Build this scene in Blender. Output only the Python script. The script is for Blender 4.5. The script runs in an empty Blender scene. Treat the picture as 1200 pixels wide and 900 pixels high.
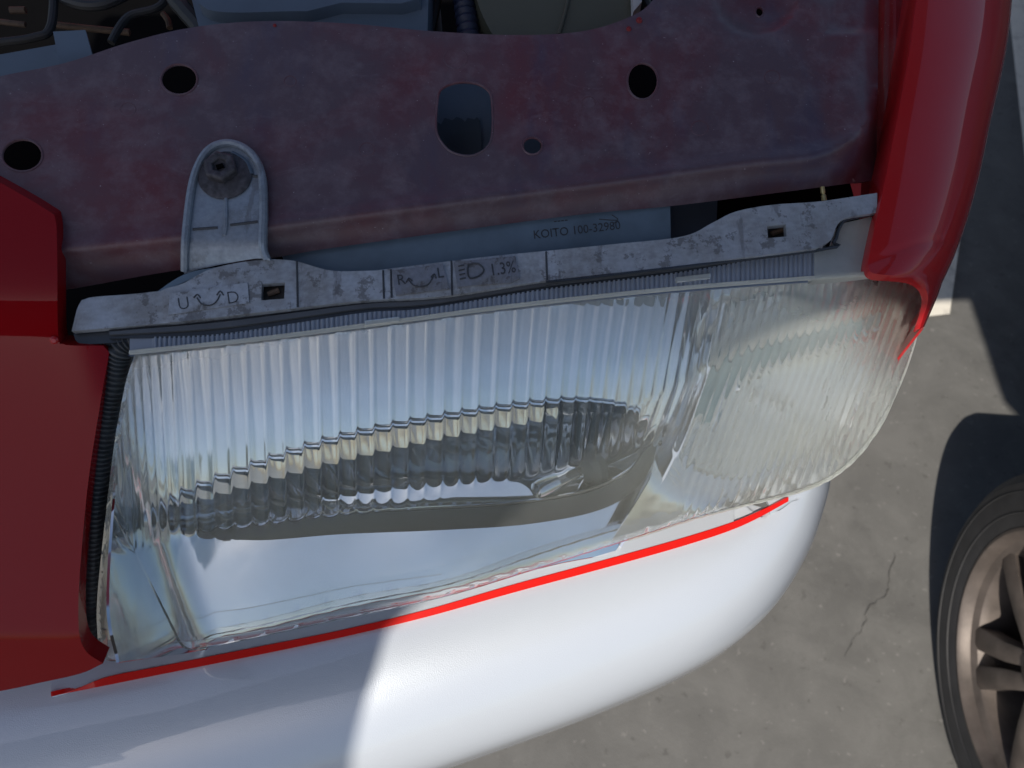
import bpy, bmesh, math, random
from mathutils import Vector, Matrix, noise
from mathutils.geometry import delaunay_2d_cdt
random.seed(7)
R = math.radians
sc = bpy.context.scene

# ------------------------------------------------------------------ camera
cam_d = bpy.data.cameras.new("camera"); cam = bpy.data.objects.new("camera", cam_d)
sc.collection.objects.link(cam); sc.camera = cam
CAM = Vector((0, 0, 1.5)); cam.location = CAM
cam.rotation_euler = (R(30), 0, 0)
FPX = 945.0
cam_d.sensor_width = 36; cam_d.lens = 36*FPX/1200
cam_d.clip_start = 0.02; cam_d.clip_end = 800
cam_d.dof.use_dof = True; cam_d.dof.focus_distance = 0.52; cam_d.dof.aperture_fstop = 11
# ------------------------------------------------------------------ light
SUN_EL, SUN_AZ = 50, 209            # azimuth from the car's rear (+y) towards +x
S = Vector((math.sin(R(SUN_AZ))*math.cos(R(SUN_EL)), math.cos(R(SUN_AZ))*math.cos(R(SUN_EL)), math.sin(R(SUN_EL))))
w = bpy.data.worlds.new("World"); sc.world = w; w.use_nodes = True
nt = w.node_tree; sky = nt.nodes.new("ShaderNodeTexSky"); sky.sky_type = 'NISHITA'
sky.sun_disc = False; sky.sun_elevation = R(SUN_EL); sky.sun_rotation = R(SUN_AZ)
sky.altitude = 50; sky.air_density = 1.1; sky.dust_density = 2.0; sky.ozone_density = 2.6
bgn = nt.nodes["Background"]; bgn.inputs[1].default_value = 0.084
nt.links.new(sky.outputs[0], bgn.inputs[0])
sl = bpy.data.lights.new("sun", 'SUN'); sun = bpy.data.objects.new("sun", sl); sc.collection.objects.link(sun)
sl.energy = 3.9; sl.angle = R(0.3); sl.color = (1, .93, .82)
sun.rotation_euler = S.to_track_quat('Z', 'Y').to_euler(); sun.location = (2, 1, 4)
sc.view_settings.view_transform = 'Standard'; sc.view_settings.look = 'None'
sc.view_settings.gamma = 1; sc.view_settings.use_curve_mapping = False
sc.view_settings.exposure = 0.24
sc.cycles.max_bounces = 14; sc.cycles.transmission_bounces = 12; sc.cycles.glossy_bounces = 8
sc.cycles.sample_clamp_indirect = 4; sc.cycles.blur_glossy = 0.3
sc.cycles.use_denoising = True

# ------------------------------------------------------------------ places from pixels (photo is 1200 x 900)
UPV = Vector((0, math.cos(R(30)), math.sin(R(30)))); FW = Vector((0, math.sin(R(30)), -math.cos(R(30)))); RT = Vector((1, 0, 0))
def ray(px, py): return RT*((px-600)/FPX) + UPV*((450-py)/FPX) + FW
def project(p):
    d = p-CAM; z = d.dot(FW); return (600+FPX*d.dot(RT)/z, 450-FPX*d.dot(UPV)/z)
def nrm(az, el):      # azimuth from -y (car front) towards +x
    return Vector((math.sin(R(az))*math.cos(R(el)), -math.cos(R(az))*math.cos(R(el)), math.sin(R(el))))
class Plane:
    def __init__(s, p, n): s.p = p; s.n = n.normalized()
    def off(s, h): return Plane(s.p + s.n*h, s.n)
    def t(s, px, py): return (s.p-CAM).dot(s.n)/ray(px, py).dot(s.n)
    def __call__(s, px, py): return CAM + ray(px, py)*s.t(px, py)
def convex(planes, k=0.006):    # the rounded corner where several planes meet
    def f(px, py):
        ts = [p.t(px, py) if ray(px, py).dot(p.n) < -1e-4 else (-9) for p in planes]
        m = max(ts); return CAM + ray(px, py)*(m + k*math.log(sum(math.exp((t-m)/k) for t in ts)))
    return f
p0 = CAM + ray(600, 520)*0.5
L = Plane(p0, nrm(12, 36))                                   # face of the lamp
U = Plane(L(600, 360), nrm(14, 76))                          # top of the lamp and the panel behind it
RW = Plane(L(1030, 430), nrm(62, 40))                        # the lamp's end that wraps round the corner
GZ = Plane(Vector((0, 0, 0)), Vector((0, 0, 1)))
TOPZ = U(600, 362).z

# ------------------------------------------------------------------ materials
def srgb(r, g, b):
    f = lambda c: (c/255/12.92) if c/255 <= .04045 else ((c/255+.055)/1.055)**2.4
    return (f(r), f(g), f(b), 1)
class Mat:
    def __init__(s, name):
        s.m = bpy.data.materials.new(name); s.m.use_nodes = True; s.nt = s.m.node_tree
        s.b = s.nt.nodes["Principled BSDF"]; s.out = s.nt.nodes["Material Output"]
        s.tc = s.nt.nodes.new("ShaderNodeTexCoord")
    def n(s, t, **kw):
        x = s.nt.nodes.new(t)
        for k, v in kw.items(): setattr(x, k, v)
        return x
    def l(s, a, b): s.nt.links.new(a, b)
    def set(s, **kw):
        for k, v in kw.items(): s.b.inputs[k.replace('_', ' ')].default_value = v
        return s
    def noise(s, scale, detail=4, rough=.55, stretch=None, dist=0):
        x = s.n("ShaderNodeTexNoise"); x.inputs['Scale'].default_value = scale; x.inputs['Detail'].default_value = detail
        x.inputs['Roughness'].default_value = rough; x.inputs['Distortion'].default_value = dist
        if stretch:
            mp = s.n("ShaderNodeMapping"); mp.inputs['Scale'].default_value = stretch
            s.l(s.tc.outputs['Object'], mp.inputs[0]); s.l(mp.outputs[0], x.inputs['Vector'])
        else: s.l(s.tc.outputs['Object'], x.inputs['Vector'])
        return x.outputs['Fac']
    def ramp(s, src, stops):
        x = s.n("ShaderNodeValToRGB"); e = x.color_ramp.elements
        while len(e) < len(stops): e.new(.5)
        for i, (p, c) in enumerate(stops):
            e[i].position = p; e[i].color = c if len(c) == 4 else (*c, 1)
        s.l(src, x.inputs[0]); return x.outputs[0]
    def mix(s, fac, a, b):
        x = s.n("ShaderNodeMix", data_type='RGBA')
        for inp, v in ((x.inputs[0], fac), (x.inputs[6], a), (x.inputs[7], b)):
            if hasattr(v, 'links'): s.l(v, inp)
            else: inp.default_value = v
        return x.outputs[2]
    def col(s, src): s.l(src, s.b.inputs['Base Color']); return s
    def rough(s, src, lo, hi):
        x = s.n("ShaderNodeMapRange"); x.inputs[3].default_value = lo; x.inputs[4].default_value = hi
        s.l(src, x.inputs[0]); s.l(x.outputs[0], s.b.inputs['Roughness']); return s
    def bump(s, src, strength=.3, dist=.001):
        x = s.n("ShaderNodeBump"); x.inputs['Strength'].default_value = strength; x.inputs['Distance'].default_value = dist
        s.l(src, x.inputs['Height']); s.l(x.outputs[0], s.b.inputs['Normal']); return s
K = lambda v: (v, v, v, 1)
def plain(name, c, rough=.5, metal=0, var=.25, scale=40, bump=.15):
    m = Mat(name).set(Roughness=rough, Metallic=metal)
    d = tuple(x*(1-var) for x in c[:3])+(1,)
    m.col(m.mix(m.ramp(m.noise(scale, 6), [(.3, K(0)), (.7, K(1))]), c, d))
    if bump: m.bump(m.noise(scale*12, 3), bump, .0004)
    return m.m
def paint(name, c, dust=.1, flake=0.0, rough=.4, coat=1.0):
    m = Mat(name).set(Roughness=rough, Coat_Weight=coat, Coat_Roughness=.025, Coat_IOR=1.5)
    m.b.inputs['Specular IOR Level'].default_value = .15
    f = m.ramp(m.noise(9, 8, .65), [(.45, K(0)), (.75, K(dust))])
    spk = m.ramp(m.noise(900, 2), [(.72, K(0)), (.76, K(dust*3))])
    c1 = m.mix(f, c, (.35, .33, .33, 1)); m.col(m.mix(spk, c1, (.5, .5, .5, 1)))
    if flake:
        v = m.n("ShaderNodeTexVoronoi"); v.inputs['Scale'].default_value = 1500; m.l(m.tc.outputs['Object'], v.inputs['Vector'])
        m.bump(v.outputs['Distance'], flake, .0003); m.set(Metallic=.18)
    else: m.bump(m.noise(260, 2), .02, .0004)
    return m.m
M = {}
M['red'] = paint('red_paint', srgb(172, 26, 30), .03, coat=.9)
M['red_shaded'] = paint('shaded_red_paint', srgb(135, 10, 18), .01, coat=.8)  # the car's red darkened, shade and dark reflections put into the colour
M['red_shaded'].node_tree.nodes['Principled BSDF'].inputs['Coat IOR'].default_value = 1.32
M['red_shaded'].node_tree.nodes['Principled BSDF'].inputs['Specular IOR Level'].default_value = 0
M['red_under'] = paint('red_primer', srgb(120, 25, 32), .2, rough=.6, coat=.3)
M['stripe'] = paint('stripe_red', srgb(208, 26, 20), .01, coat=.3)
M['white'] = paint('pearl_white_paint', (.56, .60, .66, 1), .05, flake=.22, rough=.32)
def dusty_panel():
    m = Mat('dusty_maroon_panel').set(Roughness=.5, Coat_Weight=.25, Coat_Roughness=.3)
    big = m.ramp(m.noise(8, 8, .6, dist=.6), [(.28, K(0)), (.54, K(1))])
    fine = m.ramp(m.noise(55, 8, .7), [(.35, K(0)), (.75, K(1))])
    c = m.mix(big, srgb(98, 29, 38), srgb(84, 65, 74))
    c = m.mix(m.ramp(fine, [(.3, K(0)), (1, K(.42))]), c, srgb(128, 118, 128))
    c = m.mix(m.ramp(m.noise(24, 5, .6, (1, .25, 1)), [(.55, K(0)), (.7, K(.5))]), c, srgb(60, 56, 80))
    smr = m.ramp(m.noise(70, 9, .75, (.35, 1, 1), dist=1.5), [(.58, K(0)), (.70, K(.12))])
    c = m.mix(smr, c, srgb(150, 142, 150))
    spk = m.ramp(m.noise(620, 3, .6), [(.70, K(0)), (.76, K(.55))])
    m.col(m.mix(spk, c, srgb(190, 185, 190))); m.rough(fine, .38, .62)
    m.bump(m.noise(500, 5), .2, .0005); return m.m
M['panel'] = dusty_panel()
def flange_mat(name, dark=.5, base=(190, 194, 200)):
    m = Mat(name).set(Metallic=.3, Roughness=.42)
    wear = m.ramp(m.noise(26, 10, .74), [(.44, K(0)), (.60, K(1))])
    chip = m.ramp(m.noise(75, 8, .75), [(.56, K(0)), (.585, K(1))])
    grain = m.noise(420, 4)
    a = m.mix(grain, srgb(*base), srgb(base[0]-40, base[1]-38, base[2]-34))
    b = m.mix(m.noise(190, 6, .7), srgb(150, 147, 144), srgb(92, 90, 90))
    c = m.mix(m.mix(dark*.8, K(0), wear), a, b)
    c = m.mix(m.mix(dark*.75, K(0), chip), c, srgb(88, 84, 82))
    scr = m.ramp(m.noise(120, 5, .6, (1, .12, 1)), [(.60, K(0)), (.66, K(.5))])
    m.col(m.mix(scr, c, srgb(96, 94, 96))); m.rough(wear, .32, .6); m.bump(chip, .25, .0004); return m.m
M['flange'] = flange_mat('worn_silver_plastic', .8)
M['tab'] = flange_mat('oxidised_alloy', .28, (158, 166, 176))
M['housing'] = plain('grey_blue_housing_plastic', srgb(108, 128, 145), .55, var=.35, scale=30)
M['slate'] = plain('slate_plastic', srgb(92, 106, 122), .5, var=.25, scale=20)
M['black'] = plain('black_plastic', (.02, .02, .022, 1), .6, scale=60)
M['void'] = plain('unlit_depth_black', (.003, .003, .0035, 1), .9, scale=30)  # near-black puts the unlit depth of bay and openings into the colour
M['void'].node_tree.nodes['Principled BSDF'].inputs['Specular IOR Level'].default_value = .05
M['rubber'] = plain('black_rubber', (.025, .026, .028, 1), .5, scale=80)
M['seal'] = plain('ribbed_dark_seal', (.06, .065, .07, 1), .32, scale=80)
M['ink'] = plain('moulded_lettering', (.05, .055, .065, 1), .6, bump=0)
M['steel'] = plain('corroded_bolt_steel', srgb(95, 92, 98), .55, .5, var=.6, scale=300, bump=.8)
M['rust'] = plain('rusty_bar', srgb(95, 76, 62), .7, .2, var=.5, scale=90)
M['olive'] = plain('aged_translucent_tank', srgb(84, 84, 70), .5, var=.15, scale=12)
M['brass'] = plain('brass_clip', srgb(220, 200, 140), .3, .5)
def chrome(nm='aluminised_reflector', k=1):
    m = Mat(nm).set(Metallic=1, Roughness=.07)
    m.col(m.ramp(m.noise(14, 6), [(.3, (.80*k, .82*k, .84*k)), (.75, (.66*k, .68*k, .70*k))]))
    m.bump(m.noise(30, 2), .12, .002); m.rough(m.ramp(m.noise(22, 7, .7), [(.4, K(0)), (.7, K(1))]), .04, .17); return m.m
M['chrome'] = chrome()
M['shade_metal'] = plain('dark_shield_metal', (.02, .024, .03, 1), .45, .0)
M['chrome_bowl'] = chrome('darkened_bowl_chrome', .8)  # same chrome darkened, the bowl's inner darkness put into its colour
def lens_mat(name, haze=.055, haze_lit_end=.27, tint=(.96, .98, .98, 1), rough=.015):
    m = Mat(name); m.set(Base_Color=tint, Roughness=rough, IOR=1.49); m.b.inputs['Transmission Weight'].default_value = 1
    d = m.n("ShaderNodeBsdfDiffuse"); d.inputs[0].default_value = (.88, .90, .86, 1)
    t = m.n("ShaderNodeBsdfTranslucent"); t.inputs[0].default_value = (.9, .9, .85, 1)
    dm = m.n("ShaderNodeMixShader"); dm.inputs[0].default_value = .5; m.l(d.outputs[0], dm.inputs[1]); m.l(t.outputs[0], dm.inputs[2])
    geo = m.n("ShaderNodeNewGeometry"); sep = m.n("ShaderNodeSeparateXYZ"); m.l(geo.outputs['Position'], sep.inputs[0])
    mr = m.n("ShaderNodeMapRange"); mr.inputs[1].default_value = .05; mr.inputs[2].default_value = .26
    mr.inputs[3].default_value = haze; mr.inputs[4].default_value = haze_lit_end; m.l(sep.outputs[0], mr.inputs[0])  # extra haze towards +x paints in the glow of the sunlit end
    nz = m.n("ShaderNodeMath", operation='MULTIPLY'); r = m.ramp(m.noise(16, 7, .65, dist=.5), [(.3, K(.6)), (.7, K(1.3))])
    m.l(mr.outputs[0], nz.inputs[0]); m.l(r, nz.inputs[1])
    mz = m.n("ShaderNodeMapRange"); mz.inputs[1].default_value = TOPZ-.045; mz.inputs[2].default_value = TOPZ+.004; mz.inputs[3].default_value = 0; mz.inputs[4].default_value = .24
    m.l(sep.outputs[2], mz.inputs[0]); ad = m.n("ShaderNodeMath", operation='ADD', use_clamp=True); m.l(nz.outputs[0], ad.inputs[0]); m.l(mz.outputs[0], ad.inputs[1]); nz = ad
    mx = m.n("ShaderNodeMixShader"); m.l(nz.outputs[0], mx.inputs[0]); m.l(m.b.outputs[0], mx.inputs[1]); m.l(dm.outputs[0], mx.inputs[2])
    m.l(mx.outputs[0], m.out.inputs[0]); return m.m
M['lens'] = lens_mat('hazed_clear_lens')
M['lens_rim'] = lens_mat('hazed_lens_rim', .22, .3)
M['bulb'] = lens_mat('bulb_glass', .02, .02)
def concrete():
    m = Mat('stained_concrete').set(Roughness=.85)
    a = m.mix(m.ramp(m.noise(1.7, 8, .6), [(.35, K(0)), (.65, K(1))]), (.128, .126, .122, 1), (.098, .097, .095, 1))
    a = m.mix(m.ramp(m.noise(9, 9, .7, dist=.4), [(.4, K(0)), (.62, K(.7))]), a, (.155, .153, .148, 1))
    a = m.mix(m.ramp(m.noise(5.3, 6, .6, dist=.8), [(.58, K(0)), (.72, K(.5))]), a, (.074, .072, .069, 1))
    a = m.mix(m.ramp(m.noise(60, 3), [(.64, K(0)), (.72, K(.3))]), a, (.30, .29, .28, 1))
    a = m.mix(m.ramp(m.noise(45, 4), [(.63, K(0)), (.70, K(.5))]), a, (.07, .068, .065, 1))
    m.col(a); m.bump(m.noise(220, 6, .7), .35, .002); return m.m
M['concrete'] = concrete()
M['crack'] = plain('crack_grime', (.085, .082, .077, 1), .9, bump=0)
def linep():
    m = Mat('faded_line_paint').set(Roughness=.7)
    m.col(m.mix(m.ramp(m.noise(30, 8, .7), [(.5, K(0)), (.7, K(.7))]), (.74, .70, .62, 1), (.40, .37, .33, 1))); return m.m
M['line'] = linep()
M['tyre'] = plain('dusty_tyre', (.028, .028, .031, 1), .65, var=.4, scale=25, bump=.3)
M['rim'] = plain('brake_dusted_alloy', srgb(108, 99, 94), .5, .35, var=.5, scale=22, bump=.1)
M['dark_car'] = paint('dark_grey_car_paint', (.03, .032, .036, 1), .1)
M['glass_dark'] = plain('tinted_window', (.01, .012, .014, 1), .05, bump=0)

# ------------------------------------------------------------------ objects
def link(name, verts, faces, mat, parent=None, smooth=35, kind=None, label=None):
    me = bpy.data.meshes.new(name)
    c = sum((Vector(v) for v in verts), Vector())/len(verts)
    me.from_pydata([Vector(v)-c for v in verts], [], faces)
    if smooth:
        me.polygons.foreach_set('use_smooth', [True]*len(me.polygons))
        me.update()
        if smooth < 180: me.set_sharp_from_angle(angle=R(smooth))
    me.materials.append(mat)
    o = bpy.data.objects.new(name, me); sc.collection.objects.link(o); o.location = c
    if parent:
        o.parent = parent; o.matrix_parent_inverse = world_of(parent).inverted()
    if kind: o['kind'] = kind
    if label: o['label'] = label
    return o
def world_of(o):
    m = Matrix.LocRotScale(o.location, o.rotation_euler, o.scale)
    return (world_of(o.parent) @ o.matrix_parent_inverse @ m) if o.parent else m
def thing(name, label, cat, loc, group=None):
    o = bpy.data.objects.new(name, None); sc.collection.objects.link(o); o.location = loc
    o['label'] = label; o['category'] = cat; o.empty_display_size = .1
    if group: o['group'] = group
    return o

def curve(pts, step=8, closed=False):
    """Catmull-Rom through pixel points; a third item marks a sharp corner"""
    n = len(pts); out = []
    segs = n if closed else n-1
    for i in range(segs):
        a, b = pts[i], pts[(i+1) % n]
        pa = pts[i-1] if (closed or i > 0) else a; pb = pts[(i+2) % n] if (closed or i+2 < n) else b
        if len(a) > 2: pa = (2*a[0]-b[0], 2*a[1]-b[1])
        if len(b) > 2: pb = (2*b[0]-a[0], 2*b[1]-a[1])
        d = math.hypot(b[0]-a[0], b[1]-a[1]); k = max(1, int(round(d/step)))
        for j in range(k):
            t = j/k; t2 = t*t; t3 = t2*t
            out.append(tuple(.5*((2*a[q])+(-pa[q]+b[q])*t+(2*pa[q]-5*a[q]+4*b[q]-pb[q])*t2+(-pa[q]+3*a[q]-3*b[q]+pb[q])*t3) for q in (0, 1)))
    if not closed: out.append(tuple(pts[-1][:2]))
    return out
def inside(x, y, poly):
    c = False; n = len(poly); j = n-1
    for i in range(n):
        yi, yj = poly[i][1], poly[j][1]
        if (yi > y) != (yj > y) and x < (poly[j][0]-poly[i][0])*(y-yi)/(yj-yi)+poly[i][0]: c = not c
        j = i
    return c
def ell(cx, cy, rx, ry, n=28, rot=0):
    return [(cx+rx*math.cos(a)*math.cos(rot)-ry*math.sin(a)*math.sin(rot), cy+rx*math.cos(a)*math.sin(rot)+ry*math.sin(a)*math.cos(rot)) for a in (2*math.pi*i/n for i in range(n))]
def lin(pts):
    """piecewise linear function through (x, y) pairs"""
    pts = [p[:2] for p in pts]
    def f(x):
        if x <= pts[0][0]: a, b = pts[0], pts[1]
        elif x >= pts[-1][0]: a, b = pts[-2], pts[-1]
        else:
            for a, b in zip(pts, pts[1:]):
                if a[0] <= x <= b[0]: break
        return a[1]+(b[1]-a[1])*(x-a[0])/(b[0]-a[0])
    return f
def smooth_lin(pts, step=6): return lin(curve(pts, step))
def fill(outline, holes, sx, sy):
    vs = []; es = []
    for lp in [outline]+holes:
        s = len(vs); vs += [Vector(p) for p in lp]; es += [(s+i, s+(i+1) % len(lp)) for i in range(len(lp))]
    xs = [p[0] for p in outline]; ys = [p[1] for p in outline]
    from math import floor
    bnd = {}
    for lp in [outline]+holes:
        for p in lp: bnd.setdefault((int(p[0]//sx), int(p[1]//sy)), []).append(p)
    x = floor(min(xs)/sx)*sx
    while x < max(xs):
        y = floor(min(ys)/sy)*sy
        while y < max(ys):
            if inside(x, y, outline) and not any(inside(x, y, h) for h in holes):
                near = False
                for ax in (-1, 0, 1):
                    for ay in (-1, 0, 1):
                        for q in bnd.get((int(x//sx)+ax, int(y//sy)+ay), ()):
                            if abs(q[0]-x) < sx*.35 and abs(q[1]-y) < sy*.35: near = True
                if not near: vs.append(Vector((x, y)))
            y += sy
        x += sx
    v2, e2, f2, *_ = delaunay_2d_cdt(vs, es, [], 0, 1e-4)
    out = []
    for f in f2:
        cx = sum(v2[i][0] for i in f)/3; cy = sum(v2[i][1] for i in f)/3
        if inside(cx, cy, outline) and not any(inside(cx, cy, h) for h in holes): out.append(tuple(f))
    return v2, out
def shell(verts, faces, thick):
    """closes an open sheet into a solid; thick is metres or a function of the vertex index"""
    # orient towards camera on average
    f0 = faces
    nr = [Vector() for _ in verts]; s = 0
    for f in f0:
        a, b, c = (verts[f[0]], verts[f[1]], verts[f[2]]); q = (b-a).cross(c-a); s += q.dot(CAM-a)
        q = q.normalized()
        for j in range(len(f)):
            p_, l_, r_ = verts[f[j]], verts[f[j-1]], verts[f[(j+1) % len(f)]]
            if (l_-p_).length > 1e-9 and (r_-p_).length > 1e-9: nr[f[j]] += q*(l_-p_).angle(r_-p_)
    if s < 0: f0 = [tuple(reversed(f)) for f in f0]; nr = [-q for q in nr]
    n = len(verts); tf = thick if callable(thick) else (lambda i: thick)
    back = [v-(nr[i].normalized() if nr[i].length > 0 else Vector((0, 0, 1)))*tf(i) for i, v in enumerate(verts)]
    cnt = {}
    for f in f0:
        for a, b in zip(f, f[1:]+f[:1]): cnt[(a, b)] = cnt.get((a, b), 0)+1
    walls = [(b, a, a+n, b+n) for (a, b) in cnt if (b, a) not in cnt]
    return verts+back, f0+[tuple(i+n for i in reversed(f)) for f in f0]+walls
def traced(name, outline, f, mat, parent, holes=(), step=(10, 10), thick=.002, skirt=None, smooth=35, thickf=None, label=None):
    v2, fc = fill(outline, list(holes), *step)
    vs = [f(p[0], p[1]) for p in v2]
    if skirt:
        d, drop = skirt
        cnt = set()
        # make orientation consistent before walking the border
        s = sum(((vs[q[1]]-vs[q[0]]).cross(vs[q[2]]-vs[q[0]])).dot(CAM-vs[q[0]]) for q in fc)
        if s < 0: fc = [tuple(reversed(q)) for q in fc]
        for q in fc:
            for a, b in zip(q, q[1:]+q[:1]): cnt.add((a, b))
        bd = [(a, b) for (a, b) in cnt if (b, a) not in cnt]
        mp = {}
        px2 = list(v2)
        for a, b in bd:
            for i in (a, b):
                if i not in mp:
                    mp[i] = len(vs); vs.append(vs[i]+d*drop); px2.append(v2[i])
        fc = fc+[(b, a, mp[a], mp[b]) for a, b in bd]
        v2 = px2
    tf = (lambda i: thickf(v2[i][0], v2[i][1])) if thickf else thick
    V, F = shell(vs, fc, tf)
    return link(name, V, F, mat, parent, smooth, label=label)
def tube(path, rad, seg=10, closed=False, cap=True):
    """world path; rad number or f(i)"""
    vs = []; fs = []; n = len(path)
    prev = None
    for i, p in enumerate(path):
        a = path[i-1] if (i > 0 or closed) else p; b = path[(i+1) % n] if (i < n-1 or closed) else p
        t = (b-a).normalized()
        if prev is None: u = t.orthogonal().normalized()
        else: u = (prev-t*prev.dot(t)).normalized()
        prev = u; v = t.cross(u); r = rad(i) if callable(rad) else rad
        for k in range(seg):
            an = 2*math.pi*k/seg; vs.append(p+(u*math.cos(an)+v*math.sin(an))*r)
    m = n if closed else n-1
    for i in range(m):
        for k in range(seg):
            a = i*seg+k; b = i*seg+(k+1) % seg; c = ((i+1) % n)*seg+(k+1) % seg; d = ((i+1) % n)*seg+k
            fs.append((a, b, c, d))
    if cap and not closed: fs.append(tuple(reversed(range(seg)))); fs.append(tuple(range((n-1)*seg, n*seg)))
    return vs, fs
def join(parts):
    V = []; F = []
    for v, f in parts:
        s = len(V); V += list(v); F += [tuple(i+s for i in q) for q in f]
    return V, F
def lathe(prof, org, axis, seg=40, ref=None, caps=False):
    """prof: (radius, along axis)"""
    ax = axis.normalized(); u = (ref-ax*ref.dot(ax)).normalized() if ref else ax.orthogonal().normalized(); v = ax.cross(u)
    vs = [org+ax*h+(u*math.cos(2*math.pi*k/seg)+v*math.sin(2*math.pi*k/seg))*r for r, h in prof for k in range(seg)]
    fs = [(i*seg+k, i*seg+(k+1) % seg, (i+1)*seg+(k+1) % seg, (i+1)*seg+k) for i in range(len(prof)-1) for k in range(seg)]
    if caps: fs += [tuple(reversed(range(seg))), tuple(range((len(prof)-1)*seg, len(prof)*seg))]
    return vs, fs
def prism(base, ext):
    """base: world polygon, ext: vector"""
    n = len(base); return list(base)+[b+ext for b in base], [tuple(range(n)), tuple(reversed(range(n, 2*n)))]+[(i, i+n, (i+1) % n+n, (i+1) % n) for i in range(n)]
def box(c, ax, ay, az):
    b = [c-ax-ay-az, c+ax-ay-az, c+ax+ay-az, c-ax+ay-az]; return prism(b, az*2)
def bevel(o, w, seg=2, ang=40):
    m = o.modifiers.new('bevel', 'BEVEL'); m.width = w; m.segments = seg; m.limit_method = 'ANGLE'; m.angle_limit = R(ang)
    return o
def text_mesh(body, size, at, ang, f, lift, mat, parent, name='lettering', sx=1.0, thick=.0006, bold=0.0):
    cu = bpy.data.curves.new('t', 'FONT'); cu.body = body; cu.size = size; cu.align_x = 'CENTER'; cu.align_y = 'CENTER'
    cu.resolution_u = 3; cu.offset = bold
    ob = bpy.data.objects.new('t', cu); sc.collection.objects.link(ob)
    dg = bpy.context.evaluated_depsgraph_get(); dg.update()
    me = bpy.data.meshes.new_from_object(ob.evaluated_get(dg))
    ca, sa = math.cos(ang), math.sin(ang); P = []
    for v in me.vertices:
        x, y = v.co.x*sx, -v.co.y; P.append((at[0]+x*ca-y*sa, at[1]+x*sa+y*ca))
    F = [tuple(p.vertices) for p in me.polygons]
    bpy.data.objects.remove(ob); bpy.data.curves.remove(cu); bpy.data.meshes.remove(me)
    n = f(at[0]+1, at[1]); a = f(at[0]+4, at[1])-n; b = f(at[0]+1, at[1]-4)-n; nn = a.cross(b).normalized()
    V = [f(*p)+nn*lift for p in P]
    V, F = shell(V, F, thick)
    return link(name, V, F, mat, parent, smooth=0)
def stroke(pts, f, r, lift, mat, parent, name, step=3):
    c = curve(pts, step); path = [f(*p) for p in c]
    n0 = f(c[0][0]+4, c[0][1])-path[0]; b = f(c[0][0], c[0][1]-4)-path[0]; nn = n0.cross(b).normalized()
    V, F = tube([p+nn*lift for p in path], r, 6); return link(name, V, F, mat, parent)

# ================================================================== setting
gv, gf = fill([(-1, -1), (1, -1), (1, 1), (-1, 1)], [], 2, 2)
E = 400
g = link('ground', [Vector((-E, -E, 0)), Vector((E, -E, 0)), Vector((E, E, 0)), Vector((-E, E, 0))], [(0, 1, 2, 3)], M['concrete'], smooth=0, kind='structure')
g.location.z = 0

# ================================================================== the red car
car = thing('red_car', 'red car with its engine bay open, hazy clear headlight and pearl white front bumper', 'car', (0.1, 0.9, 0))
# ---- radiator support panel
creaseY = smooth_lin([(-80, 305), (70, 292), (200, 278), (320, 264), (500, 240), (700, 214), (860, 192), (960, 180), (1010, 150), (1030, 100)])
botY = smooth_lin([(-80, 365), (70, 341), (200, 318), (320, 302), (400, 289), (667, 253), (800, 240), (1027, 211)])
def panel_f(px, py):
    pl = U.off(.012)
    d = (py-creaseY(px))
    h = 0
    if d > 0: h = -0.020*min(1, d/50)**1.3
    h += .0028*math.exp(-(d/10)**2)
    h += .0012*(noise.noise(Vector((px/140, py/90, 2))))
    # pressed boss round the small hole at the top right, and the stepped seam plate
    r = math.hypot((px-886)/1.15, py-(-2)); h -= .010*max(0, 1-(r/44)**4) if r < 44 else 0
    if px > 955: h -= .010*min(1, max(0, (px-1004)/24))**2
    if px > 958 and py < 50:
        s = min(1, max(0, (px-964)/6))*min(1, max(0, (40-py-(.0))/6)); h -= .006*s
    return pl.off(h)(px, py)
top = [(-80, 118), (-10, 92), (75, 74), (150, 50), (220, 33), (300, 25), (400, 27), (500, 36), (600, 41), (680, 37), (735, 21), (765, 0), (790, -50), (800, -120, 1), (1030, -120, 1), (1029, 60), (1027, 211, 1), (800, 240), (667, 253), (400, 289), (320, 302), (200, 318), (70, 341), (-80, 365, 1)]
holes = [ell(26, 182, 24, 19), ell(210, 93, 21.5, 18), ell(624, 171, 11.5, 10, 18), ell(753, 95, 18, 21.5), ell(890, 14, 5, 6, 12)]
holes.append(curve([(512, 125), (516, 106), (530, 98), (545, 96), (562, 99), (574, 109), (577, 126), (577, 155), (572, 171), (558, 181), (542, 182), (526, 176), (515, 163), (511, 150)], 4, True))
rad = traced('radiator_support', curve(top, 8, True), panel_f, M['panel'], car, holes, (9, 4), .0018, smooth=50)
for h_ in holes:
    V, F = tube([panel_f(*p) for p in h_], .0007, 6, closed=True); link('hole_edge', V, F, M['panel'], rad)
# inner apron between the panel and the fender
apr = traced('inner_apron', curve([(1000, -120, 1), (1090, -120, 1), (1078, 0), (1060, 110), (1040, 215), (1022, 300), (1005, 300, 1), (1010, 150)], 10, True), lambda x, y: U.off(-.012-.03*min(1, max(0, (1045-x)/45)))(x, y), M['red_under'], car, step=(10, 14), thick=.002)
# small pimple welds / dirt chips on the panel's rear lip
for (x, y, r_) in ((737, 34, .0018), (749, 24, .0022), (322, 30, .0012)):
    V, F = lathe([(r_, 0), (r_*.8, r_*.5), (r_*.3, r_*.8)], panel_f(x, y), U.n, 10, caps=True); link('weld_bead', V, F, M['red_under'], car)

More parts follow.
